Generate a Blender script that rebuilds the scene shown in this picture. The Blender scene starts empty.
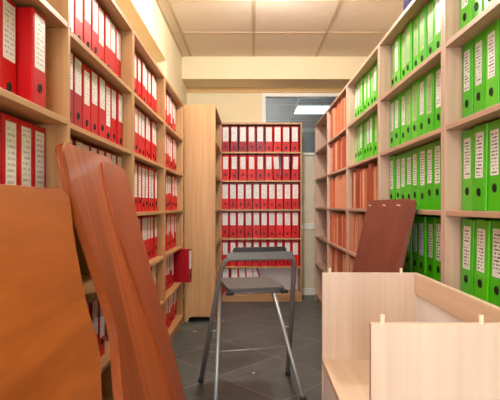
import bpy, bmesh, math, random
from mathutils import Vector, Matrix
random.seed(7)
scene = bpy.context.scene
COL = scene.collection
PI = math.pi
EYE = 1.215
F = 452.0; CX = 252.0; CY = 206.0

# ------------------------------------------------------------------ helpers
def s2l(c):
    def f(v):
        v = v / 255.0
        return v / 12.92 if v <= 0.04045 else ((v + 0.055) / 1.055) ** 2.4
    return (f(c[0]), f(c[1]), f(c[2]), 1.0)

def box(bm, x0, x1, y0, y1, z0, z1, bev=0.0):
    r = bmesh.ops.create_cube(bm, size=1.0)
    vs = r['verts']
    for v in vs:
        v.co = Vector(((x0 + x1) / 2 + v.co.x * (x1 - x0), (y0 + y1) / 2 + v.co.y * (y1 - y0), (z0 + z1) / 2 + v.co.z * (z1 - z0)))
    if bev > 0:
        es = list({e for v in vs for e in v.link_edges})
        bmesh.ops.bevel(bm, geom=es, offset=bev, segments=2, profile=0.5, affect='EDGES')

def mesh_from(bm, name, mat=None, smooth=False):
    bmesh.ops.recalc_face_normals(bm, faces=bm.faces[:])
    me = bpy.data.meshes.new(name)
    bm.to_mesh(me); bm.free()
    if mat: me.materials.append(mat)
    if smooth:
        for p in me.polygons: p.use_smooth = True
    return me

def obj(name, me, parent=None, loc=None, rot=None):
    o = bpy.data.objects.new(name, me); COL.objects.link(o)
    if parent: o.parent = parent
    if loc: o.location = loc
    if rot: o.rotation_euler = rot
    return o

def boxes(name, lst, mat, parent=None, bev=0.0):
    bm = bmesh.new()
    for b in lst: box(bm, *b, bev=bev)
    return obj(name, mesh_from(bm, name, mat), parent)

def thing(name, label, cat, loc=(0, 0, 0), rot=(0, 0, 0), group=None):
    o = bpy.data.objects.new(name, None); COL.objects.link(o)
    o.empty_display_size = 0.05
    o.location = loc; o.rotation_euler = rot
    o['label'] = label; o['category'] = cat
    if group: o['group'] = group
    return o

def tag(o, label, cat, group=None):
    o['label'] = label; o['category'] = cat
    if group: o['group'] = group
    return o

def struct(o):
    o['kind'] = 'structure'; return o

def prism(bm, pts, a, b, axis='z', bev=0.0, segs=3):
    """extrude a closed 2-D outline from a to b along an axis; bev rounds the cap rims"""
    def P(p, t):
        if axis == 'z': return Vector((p[0], p[1], t))
        if axis == 'y': return Vector((p[0], t, p[1]))
        return Vector((t, p[0], p[1]))
    v0 = [bm.verts.new(P(p, a)) for p in pts]
    v1 = [bm.verts.new(P(p, b)) for p in pts]
    n = len(pts)
    f0 = bm.faces.new(v0); f1 = bm.faces.new(list(reversed(v1)))
    for i in range(n):
        bm.faces.new((v0[i], v0[(i + 1) % n], v1[(i + 1) % n], v1[i]))
    if bev > 0:
        es = list({e for f in (f0, f1) for e in f.edges})
        bmesh.ops.bevel(bm, geom=es, offset=bev, segments=segs, profile=0.5, affect='EDGES')

def fillet(pts, r, n=6):
    out = [Vector(pts[0])]
    for i in range(1, len(pts) - 1):
        a, b, c = Vector(pts[i - 1]), Vector(pts[i]), Vector(pts[i + 1])
        d1 = (a - b).normalized(); d2 = (c - b).normalized()
        L = min(r, (a - b).length * .45, (c - b).length * .45)
        p, q = b + d1 * L, b + d2 * L
        for k in range(n + 1):
            t = k / n
            out.append(p * (1 - t) ** 2 + b * 2 * t * (1 - t) + q * t * t)
    out.append(Vector(pts[-1]))
    return out

def tube(bm, pts, r, seg=12, caps=True):
    pts = [Vector(p) for p in pts]
    rings = []
    t0 = (pts[1] - pts[0]).normalized()
    up = Vector((0, 0, 1)) if abs(t0.z) < .9 else Vector((1, 0, 0))
    nrm = t0.cross(up).normalized()
    for i, p in enumerate(pts):
        if i == 0: t = t0
        elif i == len(pts) - 1: t = (pts[-1] - pts[-2]).normalized()
        else: t = ((pts[i + 1] - p).normalized() + (p - pts[i - 1]).normalized()).normalized()
        nrm = (nrm - t * nrm.dot(t)).normalized()
        bn = t.cross(nrm)
        rings.append([bm.verts.new(p + (nrm * math.cos(2 * PI * k / seg) + bn * math.sin(2 * PI * k / seg)) * r) for k in range(seg)])
    for a, b in zip(rings, rings[1:]):
        for k in range(seg):
            bm.faces.new((a[k], a[(k + 1) % seg], b[(k + 1) % seg], b[k]))
    if caps:
        bm.faces.new(list(reversed(rings[0]))); bm.faces.new(rings[-1])

# ------------------------------------------------------------------ materials
def new_mat(name):
    m = bpy.data.materials.new(name); m.use_nodes = True
    nt = m.node_tree
    return m, nt, nt.nodes['Principled BSDF']

def plain(name, rgb, rough=.6, metal=0.0, var=.06, vscale=8.0, coat=0.0, spec=.5):
    m, nt, p = new_mat(name)
    p.inputs['Roughness'].default_value = rough
    p.inputs['Metallic'].default_value = metal
    p.inputs['Specular IOR Level'].default_value = spec
    p.inputs['Coat Weight'].default_value = coat
    p.inputs['Coat Roughness'].default_value = .12
    tc = nt.nodes.new('ShaderNodeTexCoord')
    no = nt.nodes.new('ShaderNodeTexNoise'); no.inputs['Scale'].default_value = vscale; no.inputs['Detail'].default_value = 4
    nt.links.new(tc.outputs['Object'], no.inputs['Vector'])
    rp = nt.nodes.new('ShaderNodeValToRGB')
    c = s2l(rgb)
    rp.color_ramp.elements[0].position = .3; rp.color_ramp.elements[1].position = .7
    rp.color_ramp.elements[0].color = tuple(v * (1 - var) for v in c[:3]) + (1,)
    rp.color_ramp.elements[1].color = tuple(min(1, v * (1 + var)) for v in c[:3]) + (1,)
    nt.links.new(no.outputs['Fac'], rp.inputs['Fac'])
    nt.links.new(rp.outputs['Color'], p.inputs['Base Color'])
    return m

def wood(name, dark, light, grain='z', rough=.42, k=1.0, coat=0.0, wavy=0.0, lo_=1.6, rng=(.34, .66)):
    m, nt, p = new_mat(name)
    p.inputs['Roughness'].default_value = rough
    p.inputs['Coat Weight'].default_value = coat
    p.inputs['Coat Roughness'].default_value = .1
    tc = nt.nodes.new('ShaderNodeTexCoord')
    mp = nt.nodes.new('ShaderNodeMapping')
    hi, lo = 42 * k, lo_ * k
    mp.inputs['Scale'].default_value = {'z': (hi, hi, lo), 'x': (lo, hi, hi), 'y': (hi, lo, hi)}[grain]
    nt.links.new(tc.outputs['Object'], mp.inputs['Vector'])
    n1 = nt.nodes.new('ShaderNodeTexNoise'); n1.inputs['Scale'].default_value = 1.0; n1.inputs['Detail'].default_value = 5
    n1.inputs['Distortion'].default_value = wavy
    nt.links.new(mp.outputs['Vector'], n1.inputs['Vector'])
    mp2 = nt.nodes.new('ShaderNodeMapping')
    mp2.inputs['Scale'].default_value = tuple(v * .16 for v in mp.inputs['Scale'].default_value)
    nt.links.new(tc.outputs['Object'], mp2.inputs['Vector'])
    n2 = nt.nodes.new('ShaderNodeTexNoise'); n2.inputs['Scale'].default_value = 1.0; n2.inputs['Detail'].default_value = 3
    n2.inputs['Distortion'].default_value = wavy * 2
    nt.links.new(mp2.outputs['Vector'], n2.inputs['Vector'])
    mx = nt.nodes.new('ShaderNodeMath'); mx.operation = 'ADD'
    nt.links.new(n1.outputs['Fac'], mx.inputs[0]); nt.links.new(n2.outputs['Fac'], mx.inputs[1])
    hf = nt.nodes.new('ShaderNodeMath'); hf.operation = 'MULTIPLY'; hf.inputs[1].default_value = .5
    nt.links.new(mx.outputs[0], hf.inputs[0])
    rp = nt.nodes.new('ShaderNodeValToRGB')
    rp.color_ramp.elements[0].position = rng[0]; rp.color_ramp.elements[1].position = rng[1]
    rp.color_ramp.elements[0].color = s2l(dark); rp.color_ramp.elements[1].color = s2l(light)
    nt.links.new(hf.outputs[0], rp.inputs['Fac'])
    nt.links.new(rp.outputs['Color'], p.inputs['Base Color'])
    return m

def paper_label(name, paper, ink, lines, code=False):
    """white spine label with rows of small printed words"""
    m, nt, p = new_mat(name)
    p.inputs['Roughness'].default_value = .45
    N, L = nt.nodes.new, nt.links.new
    tc = N('ShaderNodeTexCoord'); oi = N('ShaderNodeObjectInfo')
    sx = N('ShaderNodeSeparateXYZ'); L(tc.outputs['Generated'], sx.inputs[0])
    def M(op, a, b=None):
        n = N('ShaderNodeMath'); n.operation = op
        for i, v in enumerate((a, b)):
            if v is None: continue
            if isinstance(v, (int, float)): n.inputs[i].default_value = v
            else: L(v, n.inputs[i])
        return n.outputs[0]
    zz = M('ADD', M('MULTIPLY', sx.outputs['Z'], lines), M('MULTIPLY', oi.outputs['Random'], 3.0))
    fr = M('FRACT', zz); row = M('FLOOR', zz)
    band = M('MULTIPLY', M('GREATER_THAN', fr, .3), M('LESS_THAN', fr, .72))
    cb = N('ShaderNodeCombineXYZ')
    L(M('MULTIPLY', sx.outputs['X'], 9.0), cb.inputs[0])
    L(M('MULTIPLY', row, 3.7), cb.inputs[1])
    L(M('MULTIPLY', oi.outputs['Random'], 90.0), cb.inputs[2])
    no = N('ShaderNodeTexNoise'); no.inputs['Scale'].default_value = 1.0; no.inputs['Detail'].default_value = 1.0
    L(cb.outputs[0], no.inputs['Vector'])
    ink_on = M('MULTIPLY', band, M('GREATER_THAN', no.outputs['Fac'], .46))
    mar = M('MULTIPLY', M('GREATER_THAN', sx.outputs['X'], .12), M('LESS_THAN', sx.outputs['X'], .88))
    ink_on = M('MULTIPLY', ink_on, mar)
    mz = M('MULTIPLY', M('GREATER_THAN', sx.outputs['Z'], .05), M('LESS_THAN', sx.outputs['Z'], .95))
    ink_on = M('MULTIPLY', ink_on, mz)
    mix = N('ShaderNodeMix'); mix.data_type = 'RGBA'
    L(ink_on, mix.inputs['Factor'])
    mix.inputs['A'].default_value = s2l(paper); mix.inputs['B'].default_value = s2l(ink)
    L(mix.outputs['Result'], p.inputs['Base Color'])
    return m

M_OAK_Z = wood('honey_oak_upright', (178, 130, 84), (206, 162, 112), 'z')
M_OAK_X = wood('honey_oak_board', (178, 130, 84), (206, 162, 112), 'x')
M_BEECH_Z = wood('pink_beech_upright', (190, 156, 138), (214, 184, 166), 'z')
M_BEECH_X = wood('pink_beech_board', (180, 142, 120), (204, 170, 148), 'x')
M_BACK = plain('case_back_board', (176, 136, 98), .7)
M_BACKW = plain('white_hardboard', (240, 241, 248), .5, var=.02)
M_CRATE_Z = wood('pale_beech_upright', (212, 186, 170), (232, 212, 198), 'z', k=.8)
M_CRATE_X = wood('pale_beech_board', (214, 184, 156), (232, 206, 182), 'y', k=.8)
M_TOPA = wood('cherry_tabletop', (142, 66, 22), (194, 98, 42), 'z', rough=.42, k=.5, coat=.08, wavy=.6)
M_TOPB = wood('red_cherry_tabletop', (134, 60, 22), (176, 82, 36), 'z', rough=.42, k=.5, coat=.08, wavy=.5)
M_TOPC = wood('amber_cherry_tabletop', (148, 72, 20), (194, 108, 40), 'y', rough=.36, k=.4, coat=.2, wavy=1.0, lo_=5, rng=(.3, .68))
M_BRN = plain('brown_board', (122, 60, 42), .5, var=.22, vscale=6)
M_BRNE = plain('brown_board_edge', (104, 58, 44), .5)
M_RED = plain('red_binder_card', (198, 12, 20), .42, var=.05, spec=.3)
M_RED2 = plain('crimson_binder_card', (164, 18, 34), .42, var=.05, spec=.3)
M_RED3 = plain('scarlet_binder_card', (212, 18, 20), .4, var=.05, spec=.3)
M_GRN = plain('green_binder_card', (66, 190, 2), .3, var=.05, coat=.1)
M_GRN2 = plain('light_green_binder_card', (84, 200, 8), .28, var=.05, coat=.25)
M_WHT = plain('white_binder_card', (232, 228, 226), .4, var=.02)
M_ORG = plain('orange_folder_card', (198, 100, 60), .6, var=.08)
M_ORG2 = plain('rust_folder_card', (176, 88, 56), .6, var=.08)
M_ORG3 = plain('pale_orange_folder_card', (212, 144, 110), .6, var=.08)
M_PAPER = plain('paper_stack', (226, 218, 204), .8, vscale=60)
M_PAPERP = plain('salmon_paper', (230, 180, 150), .8, vscale=60)
M_LBL = paper_label('printed_label_red_binder', (238, 236, 234), (188, 184, 188), 11)
M_LBG = paper_label('printed_label_green_binder', (232, 236, 238), (62, 66, 74), 13)
M_LBC = paper_label('printed_label_clear_pocket', (168, 206, 140), (80, 112, 62), 13)
M_BLACK = plain('black_hole_plastic', (16, 16, 17), .5)
M_METAL = plain('ring_metal', (190, 190, 188), .3, metal=1.0, var=.02)
M_WALL = plain('cream_wall_paint', (233, 218, 184), .85, var=.02, vscale=3)
M_WALLG = plain('beige_wall_paint', (226, 214, 190), .85, var=.02, vscale=3)
M_CEIL = plain('ceiling_tile', (228, 215, 197), .9, var=.025, vscale=40)
M_TBAR = plain('ceiling_grid_bar', (196, 174, 142), .7, var=.02)  # darker beige puts the shadow gap along the bars into their colour
M_WHITE = plain('white_frame_paint', (236, 234, 226), .5, var=.02)
M_TAN = plain('tan_shade_and_scrap', (214, 178, 124), .7, var=.03)  # painted tone of the shade under the beam; also colours the tan scrap
M_GREYW = plain('grey_room_paint', (112, 122, 126), .85, var=.03)
M_GREYC = plain('grey_room_ceiling', (96, 106, 112), .85, var=.05)
M_DARKT = plain('dark_grey_tube', (138, 131, 128), .45, metal=.2, var=.04)
M_SILV = plain('silver_tube', (188, 190, 192), .45, metal=.6, var=.02)
M_SEAT = plain('grey_vinyl', (86, 85, 86), .55, var=.08, vscale=120)
M_PAD = plain('charcoal_pad', (46, 48, 50), .6, var=.1, vscale=80)
M_GBAND = plain('grey_backrest_shell', (120, 122, 124), .42, var=.04)
M_RUB = plain('black_rubber', (22, 22, 22), .7)
M_PURP = plain('purple_card', (38, 28, 90), .8, spec=.15)
M_DOWEL = plain('pale_dowel', (240, 226, 204), .6)

def floor_mat():
    m, nt, p = new_mat('slate_floor_tiles')
    N, L = nt.nodes.new, nt.links.new
    def M(op, a, b=None):
        n = N('ShaderNodeMath'); n.operation = op
        for i, v in enumerate((a, b)):
            if v is None: continue
            if isinstance(v, (int, float)): n.inputs[i].default_value = v
            else: L(v, n.inputs[i])
        return n.outputs[0]
    tc = N('ShaderNodeTexCoord'); sx = N('ShaderNodeSeparateXYZ'); L(tc.outputs['Object'], sx.inputs[0])
    S = .845
    u = M('DIVIDE', M('SUBTRACT', M('ADD', sx.outputs['Y'], sx.outputs['X']), 2.985 - 8 * S), S)
    v = M('DIVIDE', M('SUBTRACT', M('SUBTRACT', sx.outputs['Y'], sx.outputs['X']), 3.463 - 8 * S), S)
    g = .0048
    def line(w):
        f = M('FRACT', w)
        return M('MAXIMUM', M('LESS_THAN', f, g), M('GREATER_THAN', f, 1 - g))
    gl = M('MAXIMUM', line(u), line(v))
    cb = N('ShaderNodeCombineXYZ'); L(M('FLOOR', u), cb.inputs[0]); L(M('FLOOR', v), cb.inputs[1])
    wn = N('ShaderNodeTexWhiteNoise'); L(cb.outputs[0], wn.inputs['Vector'])
    n1 = N('ShaderNodeTexNoise'); n1.inputs['Scale'].default_value = 5; n1.inputs['Detail'].default_value = 8; n1.inputs['Roughness'].default_value = .65
    L(tc.outputs['Object'], n1.inputs['Vector'])
    fac = M('ADD', M('MULTIPLY', n1.outputs['Fac'], .8), M('MULTIPLY', wn.outputs['Value'], .2))
    rp = N('ShaderNodeValToRGB'); rp.color_ramp.elements[0].position = .3; rp.color_ramp.elements[1].position = .75
    rp.color_ramp.elements[0].color = s2l((60, 66, 66)); rp.color_ramp.elements[1].color = s2l((98, 105, 104))
    L(fac, rp.inputs['Fac'])
    mix = N('ShaderNodeMix'); mix.data_type = 'RGBA'; L(gl, mix.inputs['Factor'])
    L(rp.outputs['Color'], mix.inputs['A']); mix.inputs['B'].default_value = s2l((150, 148, 142))
    L(mix.outputs['Result'], p.inputs['Base Color'])
    p.inputs['Roughness'].default_value = .42
    bp = N('ShaderNodeBump'); bp.inputs['Strength'].default_value = .12; bp.inputs['Distance'].default_value = .01
    L(n1.outputs['Fac'], bp.inputs['Height']); L(bp.outputs['Normal'], p.inputs['Normal'])
    return m
M_FLOOR = floor_mat()

def glass_mat():
    m, nt, p = new_mat('grey_window_glass')
    N, L = nt.nodes.new, nt.links.new
    tr = N('ShaderNodeBsdfTransparent'); tr.inputs['Color'].default_value = (.78, .86, .90, 1)
    gl = N('ShaderNodeBsdfGlossy'); gl.inputs['Roughness'].default_value = .4
    mx = N('ShaderNodeMixShader'); mx.inputs['Fac'].default_value = .06
    L(tr.outputs[0], mx.inputs[1]); L(gl.outputs[0], mx.inputs[2])
    L(mx.outputs[0], nt.nodes['Material Output'].inputs['Surface'])
    return m
M_GLASS = glass_mat()

def emit(name, rgb, s):
    m, nt, p = new_mat(name)
    p.inputs['Emission Color'].default_value = rgb + (1,)
    p.inputs['Emission Strength'].default_value = s
    return m

# ------------------------------------------------------------------ setting
CEILZ = EYE + 1.90
WL = -.89; WR = 1.75; YB = 6.17; YF = -4.5
NZ = EYE + 1.51
struct(boxes('floor', [(-1.4, 3.4, YF - .2, 11.2, -.1, 0)], M_FLOOR))
struct(boxes('ceiling', [(-1.4, 1.95, YF - .2, YB, CEILZ, CEILZ + .1)], M_CEIL))
struct(boxes('wall_left', [(-1.3, WL, YF, 4.705, NZ, CEILZ), (-1.3, -1.075, YF, 4.705, 0, NZ), (-1.3, WL, 4.705, YB, 0, CEILZ)], M_WALL))
struct(boxes('wall_right', [(WR, WR + .15, YF, YB, 0, CEILZ)], M_WALL))
struct(boxes('wall_front', [(-1.4, 1.95, YF - .15, YF, 0, CEILZ)], M_WALL))
WX0, WX1 = .131, 1.70
WZ0, WZ1 = EYE + .69, EYE + 1.54
struct(boxes('wall_back', [(-1.3, WX0, YB, YB + .12, 0, CEILZ), (WX0, 1.9, YB, YB + .12, WZ1, CEILZ), (WX1, 1.9, YB, YB + .12, WZ0, WZ1)], M_WALL))
struct(boxes('wall_back_lower', [(WX0, 1.9, YB, YB + .12, 0, WZ0)], M_WALLG))
struct(boxes('trim_1', [(WL, WR, 5.73, YB, EYE + 1.61, CEILZ)], M_WALL))            # beam under the ceiling
struct(boxes('beam_shade_strip', [(WL, WR, YB - .02, YB, EYE + 1.545, EYE + 1.61)], M_TAN))  # strip added to draw the band of shade below the beam
# ceiling grid bars
TX = [-.773, .022, .815, 1.61]
TY = [5.71 - .765 * k for k in range(0, 14)]
lst = [(x - .014, x + .014, YF, 5.73, CEILZ - .006, CEILZ + .01) for x in TX]
lst += [(WL, WR, y - .008, y + .008, CEILZ - .005, CEILZ + .01) for y in TY]
lst += [(WL, WL + .022, YF, 5.73, CEILZ - .008, CEILZ + .01)]
struct(boxes('trim_3', lst, M_TBAR))
struct(boxes('trim_4', [(WX0, WR, YB - .018, YB, EYE - .315, EYE - .24)], M_WHITE, bev=.004))
struct(boxes('baseboard_back', [(WL, WR, YB - .016, YB, 0, .095)], M_WHITE, bev=.003))
# window: frame + pane
w = struct(boxes('window_1', [(WX0, WX0 + .055, YB - .02, YB + .1, WZ0, WZ1), (WX1 - .05, WX1, YB - .02, YB + .1, WZ0, WZ1),
    (WX0 + .055, WX1 - .05, YB - .02, YB + .1, WZ1 - .05, WZ1), (WX0 + .055, WX1 - .05, YB - .03, YB + .1, WZ0, WZ0 + .035)], M_WHITE, bev=.003))
boxes('window_pane', [(WX0 + .05, WX1 - .045, YB + .04, YB + .046, WZ0 + .03, WZ1 - .045)], M_GLASS, w)
# room beyond the window
struct(boxes('ceiling_beyond', [(-1.4, 3.4, YB + .12, 11.2, CEILZ, CEILZ + .1)], M_GREYC))
struct(boxes('wall_beyond', [(-1.4, 3.4, 11.0, 11.2, 0, CEILZ), (-1.4, -1.3, YB + .12, 11, 0, CEILZ), (3.3, 3.4, YB + .12, 11, 0, CEILZ)], M_GREYW))
struct(boxes('trim_5', [(-1.3, 3.3, 10.9, 11.0, CEILZ - .1, CEILZ - .02)], M_WHITE))
struct(boxes('trim_6', [(x - .012, x + .012, YB + .12, 11, CEILZ - .006, CEILZ) for x in (-.75, .83, 2.45)] +
             [(-1.3, 3.3, y - .01, y + .01, CEILZ - .005, CEILZ) for y in (7.72, 8.48, 9.26, 10.04)], M_WALLG))
t = thing('ceiling_light', 'bright ceiling light panel seen through the window glass', 'light', (1.5, 8.87, CEILZ))
boxes('light_frame', [(-.66, .66, -.38, -.36, -.02, 0), (-.66, .66, .36, .38, -.02, 0), (-.66, -.64, -.36, .36, -.02, 0), (.64, .66, -.36, .36, -.02, 0)], M_WHITE, t)
boxes('diffuser', [(-.64, .64, -.36, .36, -.014, -.004)], emit('lit_diffuser', (.95, 1, 1), 5.0), t)

# ------------------------------------------------------------------ bookcases
ROWZ = [1.906, 1.542, 1.174, .808, .445, .09]     # top of the board each row stands on
HTOP = 2.276
ROWR = [1.906, 1.556, 1.196, .83, .482, .09]     # the right-hand cases
TH = .020
def bookcase(label, loc, rz, width, depth, mz, mx, back=M_BACK, foot_arch=False, HTOP=HTOP, ROWZ=ROWZ):
    t = thing('bookcase', label, 'bookcase', loc, (0, 0, rz))
    for x0 in (0, width - TH):
        if foot_arch:
            o = bmesh.new()
            pts = [(.0, 0), (.035, 0), (.05, .045), (.075, .055), (depth - .075, .055), (depth - .05, .045), (depth - .035, 0), (depth, 0), (depth, HTOP), (0, HTOP)]
            prism(o, pts, x0, x0 + TH, 'x')
            obj('side_panel', mesh_from(o, 'side_panel', mz), t)
        else:
            boxes('side_panel', [(x0, x0 + TH, 0, depth, 0, HTOP)], mz, t, bev=.0015)
    boxes('top_panel', [(TH, width - TH, .0, depth, HTOP - .022, HTOP)], mx, t, bev=.0015)
    for z in ROWZ[:5]:
        boxes('shelf', [(TH, width - TH, .002, depth - .006, z - .022, z)], mx, t, bev=.0015)
    boxes('bottom_panel', [(TH, width - TH, .002, depth - .006, ROWZ[5] - .022, ROWZ[5])], mx, t, bev=.0015)
    boxes('plinth', [(TH, width - TH, .012, .03, 0, ROWZ[5] - .022)], mx, t)
    boxes('back_panel', [(TH, width - TH, depth - .006, depth, .06, HTOP - .022)], back, t)
    return t

LX, RX = -.71, .815
LCASES = [(.72, 1.718, -.69), (1.722, 2.708, LX), (2.712, 3.688, LX), (3.692, 4.69, LX)]
RCASES = [(.94, 1.928), (1.932, 2.908), (2.912, 3.893), (3.897, 4.905), (4.909, 5.85)]
llabel = ['honey oak bookcase of red binders nearest on the left, behind the amber tabletop',
          'honey oak bookcase of red binders behind the two reddish leaning tabletops',
          'honey oak bookcase of red binders, third along the left wall',
          'honey oak bookcase at far end of left wall, one binder sticking out']
rlabel = ['pale beech bookcase of green binders nearest on the right beside the unfinished cabinet',
          'pale beech bookcase of green binders, second along right, carrying the purple box',
          'pale beech bookcase with green binders above orange folders',
          'pale beech bookcase filled with only orange folders',
          'empty beech bookcase at the far end of the right row']
lcase, rcase = [], []
for (a, b, x), lb in zip(LCASES, llabel):
    lcase.append(bookcase(lb, (x, a, 0), PI / 2, b - a, .34, M_OAK_Z, M_OAK_X))
for (a, b), lb in zip(RCASES, rlabel):
    rcase.append(bookcase(lb, (RX, b, 0), -PI / 2, b - a, .37, M_BEECH_Z, M_BEECH_X, HTOP=2.262, ROWZ=ROWR))
bcase = bookcase('low-backed bookcase of red binders facing the camera at the back wall', (-.42, 5.74, 0), 0, 1.055, .33, M_OAK_Z, M_OAK_X, M_BACKW)
bcase['label'] = 'oak bookcase of red binders facing the camera below the window'
scase = bookcase('tall oak bookcase seen end-on, blank side panel facing the camera', (-.383, 4.73, 0), PI / 2, 1.0, .325, M_OAK_Z, M_OAK_X, foot_arch=True)

# ------------------------------------------------------------------ binders
BT, BH, BD = .090, .328, .285
_cache = {}
def cover_mesh(mat):
    k = ('cover', mat.name)
    if k not in _cache:
        bm = bmesh.new()
        h, t = BT / 2, .0032
        c = .005
        pts = [(-h, BD), (-h, c), (-h + .0015, .0015), (-h + c, 0), (h - c, 0), (h - .0015, .0015), (h, c), (h, BD), (h - t, BD), (h - t, .006), (-h + t, .006), (-h + t, BD)]
        prism(bm, pts, 0, BH, 'z')
        _cache[k] = mesh_from(bm, 'binder_cover', mat)
    return _cache[k]
def papers_mesh():
    if 'pap' not in _cache:
        bm = bmesh.new()
        box(bm, -BT / 2 + .012, BT / 2 - .008, .03, BD - .02, .012, .306, bev=.001)
        box(bm, -BT / 2 + .0034, BT / 2 - .0034, .0062, .03, .012, .03)
        _cache['pap'] = mesh_from(bm, 'binder_papers', M_PAPER)
    return _cache['pap']
def label_mesh(mat, z0, z1, w):
    k = ('lab', mat.name, z0, z1, w)
    if k not in _cache:
        bm = bmesh.new(); box(bm, -w / 2, w / 2, -.0009, .0003, z0, z1)
        _cache[k] = mesh_from(bm, 'spine_label', mat)
    return _cache[k]
def ring_mesh(z):
    k = ('ring', z)
    if k not in _cache:
        bm = bmesh.new()
        n = 20
        pts = [Vector((.0105 * math.cos(2 * PI * i / n), -.0008, z + .0145 * math.sin(2 * PI * i / n))) for i in range(n + 1)]
        tube(bm, pts, .0026, 6, caps=False)
        c = bm.verts.new((0, -.0006, z))
        vs = [bm.verts.new((p.x, -.0006, p.z)) for p in pts[:-1]]
        for i in range(n): bm.faces.new((c, vs[(i + 1) % n], vs[i]))
        _cache[k] = mesh_from(bm, 'finger_ring', M_BLACK)
    return _cache[k]

def binder(mat, label, loc, rz, group, lab=(M_LBL, .13, .305, .066), ring=.072, tilt=0.0, sx=1.0, yaw=0.0):
    t = thing('binder', label, 'binder', loc, (0, tilt, rz + yaw), group)
    t.rotation_mode = 'XYZ'
    if tilt: t.location.z += abs(math.sin(tilt)) * BT / 2 * sx
    t.scale = (sx, 1, 1)
    obj('cover', cover_mesh(mat), t)
    obj('papers', papers_mesh(), t)
    if lab: obj('spine_label', label_mesh(*lab), t)
    if ring: obj('finger_ring', ring_mesh(ring), t)
    return t

ORD = 'first second third fourth fifth sixth seventh eighth ninth tenth eleventh twelfth thirteenth fourteenth fifteenth sixteenth seventeenth eighteenth nineteenth twentieth'.split()
ROWN = ['top row', 'second row', 'third row', 'fourth row', 'fifth row', 'bottom row']

def place(case, lx, ly, z):
    p = Matrix.Rotation(case.rotation_euler.z, 4, 'Z') @ Vector((lx, ly, 0))
    return (case.location.x + p.x, case.location.y + p.y, z)

RV = [(M_LBL, .135, .316, .066), (M_LBL, .16, .316, .064), (M_LBL, .10, .308, .060), (M_LBL, .145, .300, .058), (M_LBL, .17, .322, .066)]
def red_row(case, width, row, n, setback, cname, where, far_high, x0=.026, pitch=None, group=None, crims=(), lean=(), pull={}, white=(), variant=None, skip=(), fixed_label=None):
    """binders numbered from the far end (side cases) or from the left (back case)"""
    pitch = pitch or (width - 2 * x0 - .004) / n
    for i in range(n):
        if i in skip: continue
        j = i
        x = (width - x0 - pitch * (i + .5)) if far_high else (x0 + pitch * (i + .5))
        sx = min(1.12, (pitch - .003) / BT) * random.uniform(.94, 1.0)
        mat = M_RED2 if i in crims else (M_WHT if i in white else random.choice([M_RED, M_RED, M_RED3]))
        adj = {M_RED2: 'crimson', M_WHT: 'white-spined'}.get(mat, 'red')
        tilt = 0
        if i in lean: tilt = lean[i]; adj = 'leaning ' + adj
        v = random.choice(RV) if variant is None else RV[variant]
        ring = random.choice([.072, .06, .05])
        lb = fixed_label or f'{adj} binder, {ORD[j]} from {where}, {ROWN[row]} of {cname}'
        p = place(case, x, setback + random.uniform(0, .012) - pull.get(i, 0), ROWZ[row] + .001)
        binder(mat, lb, p, case.rotation_euler.z, group, v, ring, tilt, sx)

# back bookcase
BG = 'red binders in the bookcase facing the camera'
for row, n in enumerate([9, 9, 10, 10, 10]):
    red_row(bcase, 1.055, row, n, .05, 'bookcase facing the camera', 'left', False, group=BG,
            crims=range(0, 5) if row == 0 else (), lean={6: -.07, 8: .04} if row == 1 else {}, variant=[0, 3, 0, 1, 3][row])
red_row(bcase, 1.055, 5, 5, .05, 'bookcase facing the camera', 'left', False, pitch=.112, group=BG, lean={2: -.05, 3: -.12, 4: -.3}, variant=0)
# left bookcases
G0 = 'red binders in the nearest left bookcase'
red_row(lcase[0], LCASES[0][1] - LCASES[0][0], 1, 6, .075, 'nearest left bookcase', 'far end', True, pitch=.102, group=G0, pull={0: -.0, 1: .052}, variant=0)
red_row(lcase[0], LCASES[0][1] - LCASES[0][0], 2, 6, .07, 'nearest left bookcase', 'far end', True, pitch=.1, group=G0, variant=2)
G1 = 'red binders behind the leaning tabletops'
w1 = LCASES[1][1] - LCASES[1][0]
red_row(lcase[1], w1, 0, 9, .055, 'second left bookcase', 'far end', True, group=G1, white=(7,), variant=None)
red_row(lcase[1], w1, 1, 9, .055, 'second left bookcase', 'far end', True, group=G1, crims=(6, 7), variant=None)
red_row(lcase[1], w1, 2, 9, .055, 'second left bookcase', 'far end', True, group=G1, crims=(4, 6), variant=4)
for row in (4,):
    red_row(lcase[1], w1, row, 9, .055, '', '', True, group='red binders in gap between tabletops', skip=(0, 1, 2), fixed_label='red binder glimpsed in the dark gap between the leaning tabletops')
G2 = 'red binders in the third left bookcase'
w2 = LCASES[2][1] - LCASES[2][0]
for row in range(5):
    red_row(lcase[2], w2, row, 9, .055, 'third left bookcase', 'far end', True, group=G2, variant=[1, 1, 2, 1, 0][row])
G3 = 'red binders in the last left bookcase'
w3 = LCASES[3][1] - LCASES[3][0]
for row in range(6):
    red_row(lcase[3], w3, row, 8 if row != 4 else 9, .055, 'last left bookcase', 'far end', True, group=G3, pitch=.104, x0=.1 if row in (0, 1, 3) else .03, variant=None,
            skip=(0, 1) if row == 4 else ())
p = place(lcase[3], w3 - .11, -.085, ROWZ[4] + .001)
binder(M_RED2, 'dark red binder sticking out into the aisle from the last left bookcase', p, PI / 2, G3, RV[0], .06, 0, 1, yaw=-.2)

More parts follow.
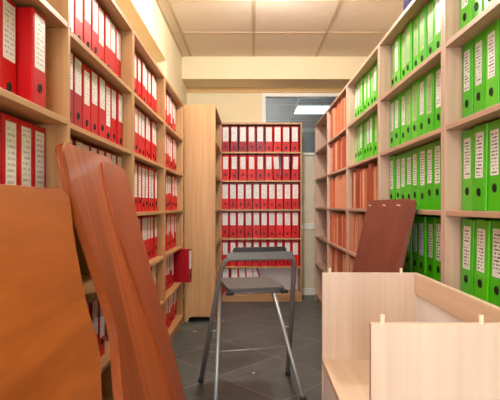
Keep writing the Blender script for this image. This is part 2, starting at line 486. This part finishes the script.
# green binders on the right
GV = [(M_LBG, .125, .30, .052), (M_LBG, .13, .295, .048), (M_LBC, .115, .305, .056), (M_LBG, .14, .29, .05)]
def green_row(case, row, n, cname, group, pitch=.0965, x0=.024, setback=.064, lean={}, where='far end', flip=()):
    for i in range(n):
        x = x0 + pitch * (i + .5)
        mat = random.choice([M_GRN, M_GRN, M_GRN2])
        adj = 'leaning green' if i in lean else 'green'
        far = case in (rcase[2],) or (case is rcase[1] and row < 2)
        v = random.choice(GV[:2] + ([GV[2]] * 2 if far else [GV[3]]))
        p = place(case, x, setback + random.uniform(-.006, .006), ROWR[row] + .001)
        binder(mat, f'{adj} binder, {ORD[i]} from {where}, {ROWN[row]} of {cname}', p, case.rotation_euler.z, group, v,
               random.choice([.078, .084, .07]), lean.get(i, 0), (pitch - .004) / BT * random.uniform(.92, 1.0))
for row in range(4):
    green_row(rcase[0], row, 6, 'nearest right bookcase', 'green binders in the nearest right bookcase', pitch=[.0965, .0965, .105, .11][row],
              lean={1: .03} if row == 2 else ({0: .05, 1: .05, 2: .03} if row == 3 else {}))
for row in range(4):
    green_row(rcase[1], row, 9, 'second right bookcase', 'green binders in the second right bookcase', pitch=.1)
for row in range(2):
    green_row(rcase[2], row, 9, 'third right bookcase', 'green binders above the orange folders', pitch=.1)
binder(M_GRN, 'lone green binder at near end of the orange folders, third right bookcase', place(rcase[2], .92, .064, ROWR[2] + .001), -PI / 2, 'green binders above the orange folders', GV[0], .06, 0, .85)

# orange folders
def folder_meshes(mat, pm, th, h):
    k = ('fold', mat.name, th, h)
    if k not in _cache:
        bm = bmesh.new()
        a = th / 2; tt = .0022
        pts = [(-a, 0), (-a + tt, 0), (-a + tt, .24), (a - tt, .24), (a - tt, .0), (a, 0), (a, .244), (-a, .244)]
        prism(bm, pts, 0, h, 'z')
        c = mesh_from(bm, 'folder_cover', mat)
        bm = bmesh.new()
        box(bm, -a + tt + .0005, a - tt - .0005, .006, .236, .004, h - .014, bev=.0008)
        _cache[k] = (c, mesh_from(bm, 'folder_papers', pm))
    return _cache[k]
def folder_row(case, row, n, width, cname, group):
    x = .028
    for i in range(n):
        th = random.choice([.036, .044, .052])
        mat, pm = random.choice([(M_ORG, M_PAPERP), (M_ORG2, M_ORG2), (M_ORG3, M_PAPERP), (M_ORG3, M_PAPER)])
        cm, pp = folder_meshes(mat, pm, th, random.choice([.305, .318, .29]))
        if x + th > width - .03: break
        tilt = random.choice([0, 0, 0, .02, -.02, .03])
        p = place(case, x + th / 2 + .002, .012 + random.uniform(0, .03), ROWR[row] + .001 + abs(math.sin(tilt)) * th / 2)
        adj = {M_ORG: 'orange', M_ORG2: 'rust-orange', M_ORG3: 'pale orange'}[mat]
        t = thing('folder', f'{adj} paper folder, {ORD[i]} from far end, {ROWN[row]} of {cname}', 'folder', p, (0, tilt, case.rotation_euler.z), group)
        obj('cover', cm, t); obj('papers', pp, t)
        x += th + random.choice([.006, .010, .014])
for row in range(5):
    folder_row(rcase[3], row, 17, RCASES[3][1] - RCASES[3][0], 'fourth right bookcase', 'orange folders in the fourth right bookcase')
for row in (2, 3, 4):
    folder_row(rcase[2], row, 15, .88 if row == 2 else .98, 'third right bookcase', 'orange folders in the third right bookcase')

# purple box on top of the second right bookcase
t = thing('storage_box', 'purple box standing on top of the green binder bookcase', 'box', (.975, 2.385, 2.262))
boxes('box_body', [(-.12, .12, -.17, .17, 0, .26)], M_PURP, t, bev=.004)
boxes('box_lid', [(-.124, .124, -.174, .174, .26, .31)], M_PURP, t, bev=.004)

# ------------------------------------------------------------------ leaning boards
def rounded(poly, rads, n=6):
    """round chosen corners of a 2-D polygon"""
    out = []
    m = len(poly)
    for i, p in enumerate(poly):
        r = rads.get(i, 0)
        if not r: out.append(p); continue
        a, b, c = Vector(poly[i - 1]), Vector(p), Vector(poly[(i + 1) % m])
        d1, d2 = (a - b).normalized(), (c - b).normalized()
        q0, q1 = b + d1 * r, b + d2 * r
        for k in range(n + 1):
            s = k / n
            q = q0 * (1 - s) ** 2 + b * 2 * s * (1 - s) + q1 * s * s
            out.append((q.x, q.y))
    return out
def leaning(name, outline, Xtop, ztop, k, thick, mat, side, parent, bev=.007):
    """outline in (y, z); board plane X = Xtop + side*k*(ztop-z); thick grows towards the shelf"""
    c = math.sqrt(1 + k * k)
    bm = bmesh.new()
    pts = [(y, z * c) for y, z in outline]
    # local frame: x = board normal towards the aisle (0 = face), y = along the room, z = up the slope
    prism(bm, pts, -thick, 0, 'x', bev=bev) if side > 0 else prism(bm, pts, 0, thick, 'x', bev=bev)
    o = obj(name, mesh_from(bm, name, mat), parent)
    th = math.atan(k)
    x0 = Xtop + side * k * ztop
    o.location = (x0, 0, 0.0)
    o.rotation_euler = (0, -side * th, 0)
    return o
# amber board, nearest left
out = [(.78, .012), (1.44, .012), (1.48, .40), (1.505, .560), (1.565, .684), (1.575, .755), (1.543, .851), (1.54, .968), (1.55, 1.131), (1.575, 1.225), (1.575, 1.273), (.78, 1.273)]
t = leaning('tabletop', rounded(out, {10: .045, 9: .03, 8: .04, 6: .05, 5: .03, 4: .03, 3: .05}), -.642, 1.273, .2, .032, M_TOPC, 1, None)
tag(t, 'amber wooden tabletop leaning at the left edge, its curved edge facing the aisle', 'tabletop', 'tabletops leaning on the left bookcases')
# reddish board
out = [(1.50, .012), (2.33, .012), (2.16, 1.445), (1.60, 1.445), (1.605, 1.38), (1.59, 1.266), (1.632, 1.092), (1.655, .97), (1.677, .854), (1.685, .733), (1.585, .553)]
t = leaning('tabletop', rounded(out, {3: .045, 5: .05, 6: .05, 9: .06, 10: .08}), -.674, 1.445, .245, .034, M_TOPA, 1, None)
tag(t, 'tall cherry tabletop leaning left, tallest of the boards with a rounded bright edge', 'tabletop', 'tabletops leaning on the left bookcases')
out = [(2.24, .012), (2.43, .012), (2.40, .5), (2.345, 1.0), (2.34, 1.416), (1.975, 1.416), (1.95, 1.15), (2.12, .6)]
t = leaning('tabletop', rounded(out, {4: .1, 5: .05, 3: .1, 2: .1, 6: .1, 7: .1}), -.6565, 1.416, .245, .012, M_TOPB, 1, None, bev=.004)
tag(t, 'narrow reddish tabletop leaf overlapping the far side of the tall cherry one', 'tabletop', 'tabletops leaning on the left bookcases')
# brown board on the right
bt = thing('board', 'brown board leaning on the right bookcases behind the unfinished cabinet', 'board')
out = [(2.20, .012), (3.05, .012), (3.05, 1.252), (2.20, 1.252)]
o = leaning('board_panel', rounded(out, {2: .05, 3: .05}), .785, 1.252, .225, .025, M_BRN, -1, bt, bev=.003)
for y in (2.98, 2.66, 2.40):
    s = leaning('staple', [(y - .03, 1.215), (y + .03, 1.218), (y + .03, 1.224), (y - .03, 1.221)], .784, 1.252, .225, .004, M_WHITE, -1, bt, bev=.0)

# ------------------------------------------------------------------ unfinished cabinet, right foreground
ct = thing('cabinet', 'unfinished pale beech cabinet without top, dowels sticking up, right foreground', 'cabinet', (0, 0, 0))
cxl, cxr = .319, .735
cy0, cy1 = 1.165, 2.05
cz = EYE - .304
boxes('side_panel', [(cxl, cxr + .02, cy1, cy1 + .02, 0, cz)], M_CRATE_Z, ct, bev=.001)
boxes('side_panel', [(cxl, cxr + .02, cy0, cy0 + .02, 0, cz)], M_CRATE_Z, ct, bev=.001)
boxes('rail', [(cxr, cxr + .02, cy0 + .02, cy1, cz - .09, cz)], M_CRATE_X, ct, bev=.001)
boxes('back_panel', [(cxr + .008, cxr + .014, cy0 + .02, cy1, .06, cz - .09)], M_BACKW, ct)
boxes('shelf', [(cxl, cxr, cy0 + .02, cy1, EYE - .714, EYE - .694)], M_CRATE_X, ct, bev=.001)
boxes('front_panel', [(cxl + .003, cxl + .019, cy0 + .022, cy1 - .002, .05, EYE - .716)], M_BACKW, ct, bev=.001)
boxes('bottom_panel', [(cxl + .02, cxr, cy0 + .02, cy1, .05, .07)], M_CRATE_X, ct)
for y in (cy0 + .01, cy1 + .01):
    for x in ((.354, .678) if y > 1.5 else (.351, .606)):
        bm = bmesh.new(); tube(bm, [(x, y, cz - .01), (x, y, cz + .018), (x, y, cz + .021)], .0062, 10)
        obj('dowel', mesh_from(bm, 'dowel', M_DOWEL), ct)

th = -.0136
ct.rotation_euler = (0, 0, th)
pv = Vector((cxl, cy1, 0))
ct.location = pv - Matrix.Rotation(th, 3, 'Z') @ pv

# ------------------------------------------------------------------ folding stool
ch = thing('folding_stool', 'grey folding bar stool with low back standing on the dark tiles', 'stool', (-.046, 3.185, 0), (0, 0, math.radians(12)))
# local: x right, y away from the camera, z up
R1 = .0155
HB = .900
def tub(name, pts, r, mat, parent=ch):
    bm = bmesh.new(); tube(bm, pts, r)
    return obj(name, mesh_from(bm, name, mat, True), parent)
hoop = fillet([(-.312, 0, .012), (-.232, -.40, .82), (-.212, -.455, HB), (.212, -.455, HB), (.232, -.40, .82), (.312, 0, .012)], .06, 8)
tub('back_frame', hoop, R1, M_DARKT)
for s in (-1, 1):
    tub('leg', [(s * .275, -.47, .012), (s * .178, -.01, .675)], R1 * .9, M_SILV)
    tub('rubber_foot', [(s * .277, -.478, .0), (s * .272, -.456, .032)], R1 * 1.25, M_RUB)
    tub('rubber_foot', [(s * .3135, .006, .0), (s * .3105, -.008, .03)], R1 * 1.25, M_RUB)
    tub('hinge_bolt', [(s * .268, -.19, .40), (s * .226, -.19, .40)], .006, M_SILV)
tub('crossbar', [(-.288, -.115, .24), (.288, -.115, .24)], .005, M_SILV)
tub('seat_bar', [(-.2, -.365, .676), (.2, -.365, .676)], .009, M_DARKT)
tub('seat_bar', [(-.178, -.01, .676), (.178, -.01, .676)], .009, M_DARKT)
bm = bmesh.new()
prism(bm, rounded([(-.182, -.385), (.182, -.385), (.182, .05), (-.182, .05)], {0: .05, 1: .05, 2: .05, 3: .05}), .684, .706, 'z', bev=.008)
obj('seat', mesh_from(bm, 'seat', M_SEAT, False), ch)
boxes('seat_bracket', [(.150, .196, -.40, -.33, .668, .686)], M_RUB, ch, bev=.003)
boxes('seat_bracket', [(-.196, -.150, -.40, -.33, .668, .686)], M_RUB, ch, bev=.003)
def curved_plate(y0, bow, half, z0, z1, th, r):
    bm = bmesh.new()
    n = 16
    pl = rounded([(-half, z0), (half, z0), (half, z1), (-half, z1)], {0: r, 1: r, 2: r, 3: r})
    prism(bm, pl, y0, y0 + th, 'y', bev=.005)
    for i in range(1, n):
        x = -half + 2 * half * i / n
        bmesh.ops.bisect_plane(bm, geom=bm.verts[:] + bm.edges[:] + bm.faces[:], plane_co=(x, 0, 0), plane_no=(1, 0, 0))
    for v in bm.verts: v.co.y -= bow * (1 - (v.co.x / half) ** 2)
    return bm
obj('backrest', mesh_from(curved_plate(-.474, .01, 0.205, .896, .938, .012, .02), 'backrest', M_GBAND), ch)
obj('backrest_pad', mesh_from(curved_plate(-.460, .01, .165, .902, .966, .022, .02), 'backrest_pad', M_PAD), ch)

# scraps on the floor
def scrap(px, py, s, mat, label, rz):
    Y = EYE * F / (py - CY); X = (px - CX) / F * Y
    bm = bmesh.new()
    prism(bm, [(-s, -s * .5), (s * .4, -s * .8), (s, s * .3), (-.2 * s, s * .7)], .0004, .003, 'z')
    o = obj('paper_scrap', mesh_from(bm, 'paper_scrap', mat), None, (X, Y, 0), (0, 0, rz))
    tag(o, label, 'scrap')
scrap(253.5, 373, .013, M_PAPER, 'small white paper scrap on dark tile between the stool legs', .3)
scrap(222.5, 321.5, .014, M_PAPER, 'tiny pale scrap on the floor beyond the stool', 1.0)
scrap(195, 331.5, .02, M_TAN, 'tan paper scrap on the floor near the end-on bookcase', .2)

# ------------------------------------------------------------------ lights
def area(name, loc, sx, sy, power, col, rot=(0, 0, 0)):
    d = bpy.data.lights.new(name, 'AREA'); d.shape = 'RECTANGLE'; d.size = sx; d.size_y = sy
    d.energy = power; d.color = col
    o = bpy.data.objects.new(name, d); COL.objects.link(o); o.location = loc; o.rotation_euler = rot
    return o
WARM = (1.0, .965, .91)
def fill_point(loc, power, col):  # added unseen point lights that brighten ceiling and shelves; no fixtures hang there
    d = bpy.data.lights.new('fill_light', 'POINT'); d.energy = power; d.color = col; d.shadow_soft_size = .1 if loc[1] > 3 else .25
    o = bpy.data.objects.new('fill_light', d); COL.objects.link(o); o.location = loc
fill_point((.2, 3.6, 2.98), 66, WARM)
fill_point((.1, 1.9, 2.92), 20, WARM)
fill_point((-.4, -.3, 2.92), 44, WARM)
fill_point((1.0, 8.0, 2.2), 10, (.9, 1, 1))  # added fill for the room beyond the glass
area('daylight_window', (0, YF + .05, 1.6), 2.1, 2.3, 110, (.90, .95, 1.0), (PI / 2, 0, 0))
wd = bpy.data.worlds.new('World'); scene.world = wd; wd.use_nodes = True
wd.node_tree.nodes['Background'].inputs['Color'].default_value = (.9, .95, 1, 1)
wd.node_tree.nodes['Background'].inputs['Strength'].default_value = .3

# ------------------------------------------------------------------ camera
cd = bpy.data.cameras.new('camera'); cam = bpy.data.objects.new('camera', cd); COL.objects.link(cam)
cam.location = (0, 0, EYE); cam.rotation_euler = (PI / 2, 0, 0)
cd.sensor_fit = 'HORIZONTAL'; cd.sensor_width = 36; cd.lens = 36 * F / 500
cd.shift_x = -(CX - 250) / 500; cd.shift_y = (CY - 200) / 500
cd.clip_start = .02
scene.camera = cam
vs = scene.view_settings
vs.view_transform = 'Standard'; vs.look = 'None'; vs.gamma = 1; vs.use_curve_mapping = False
vs.exposure = 0.5
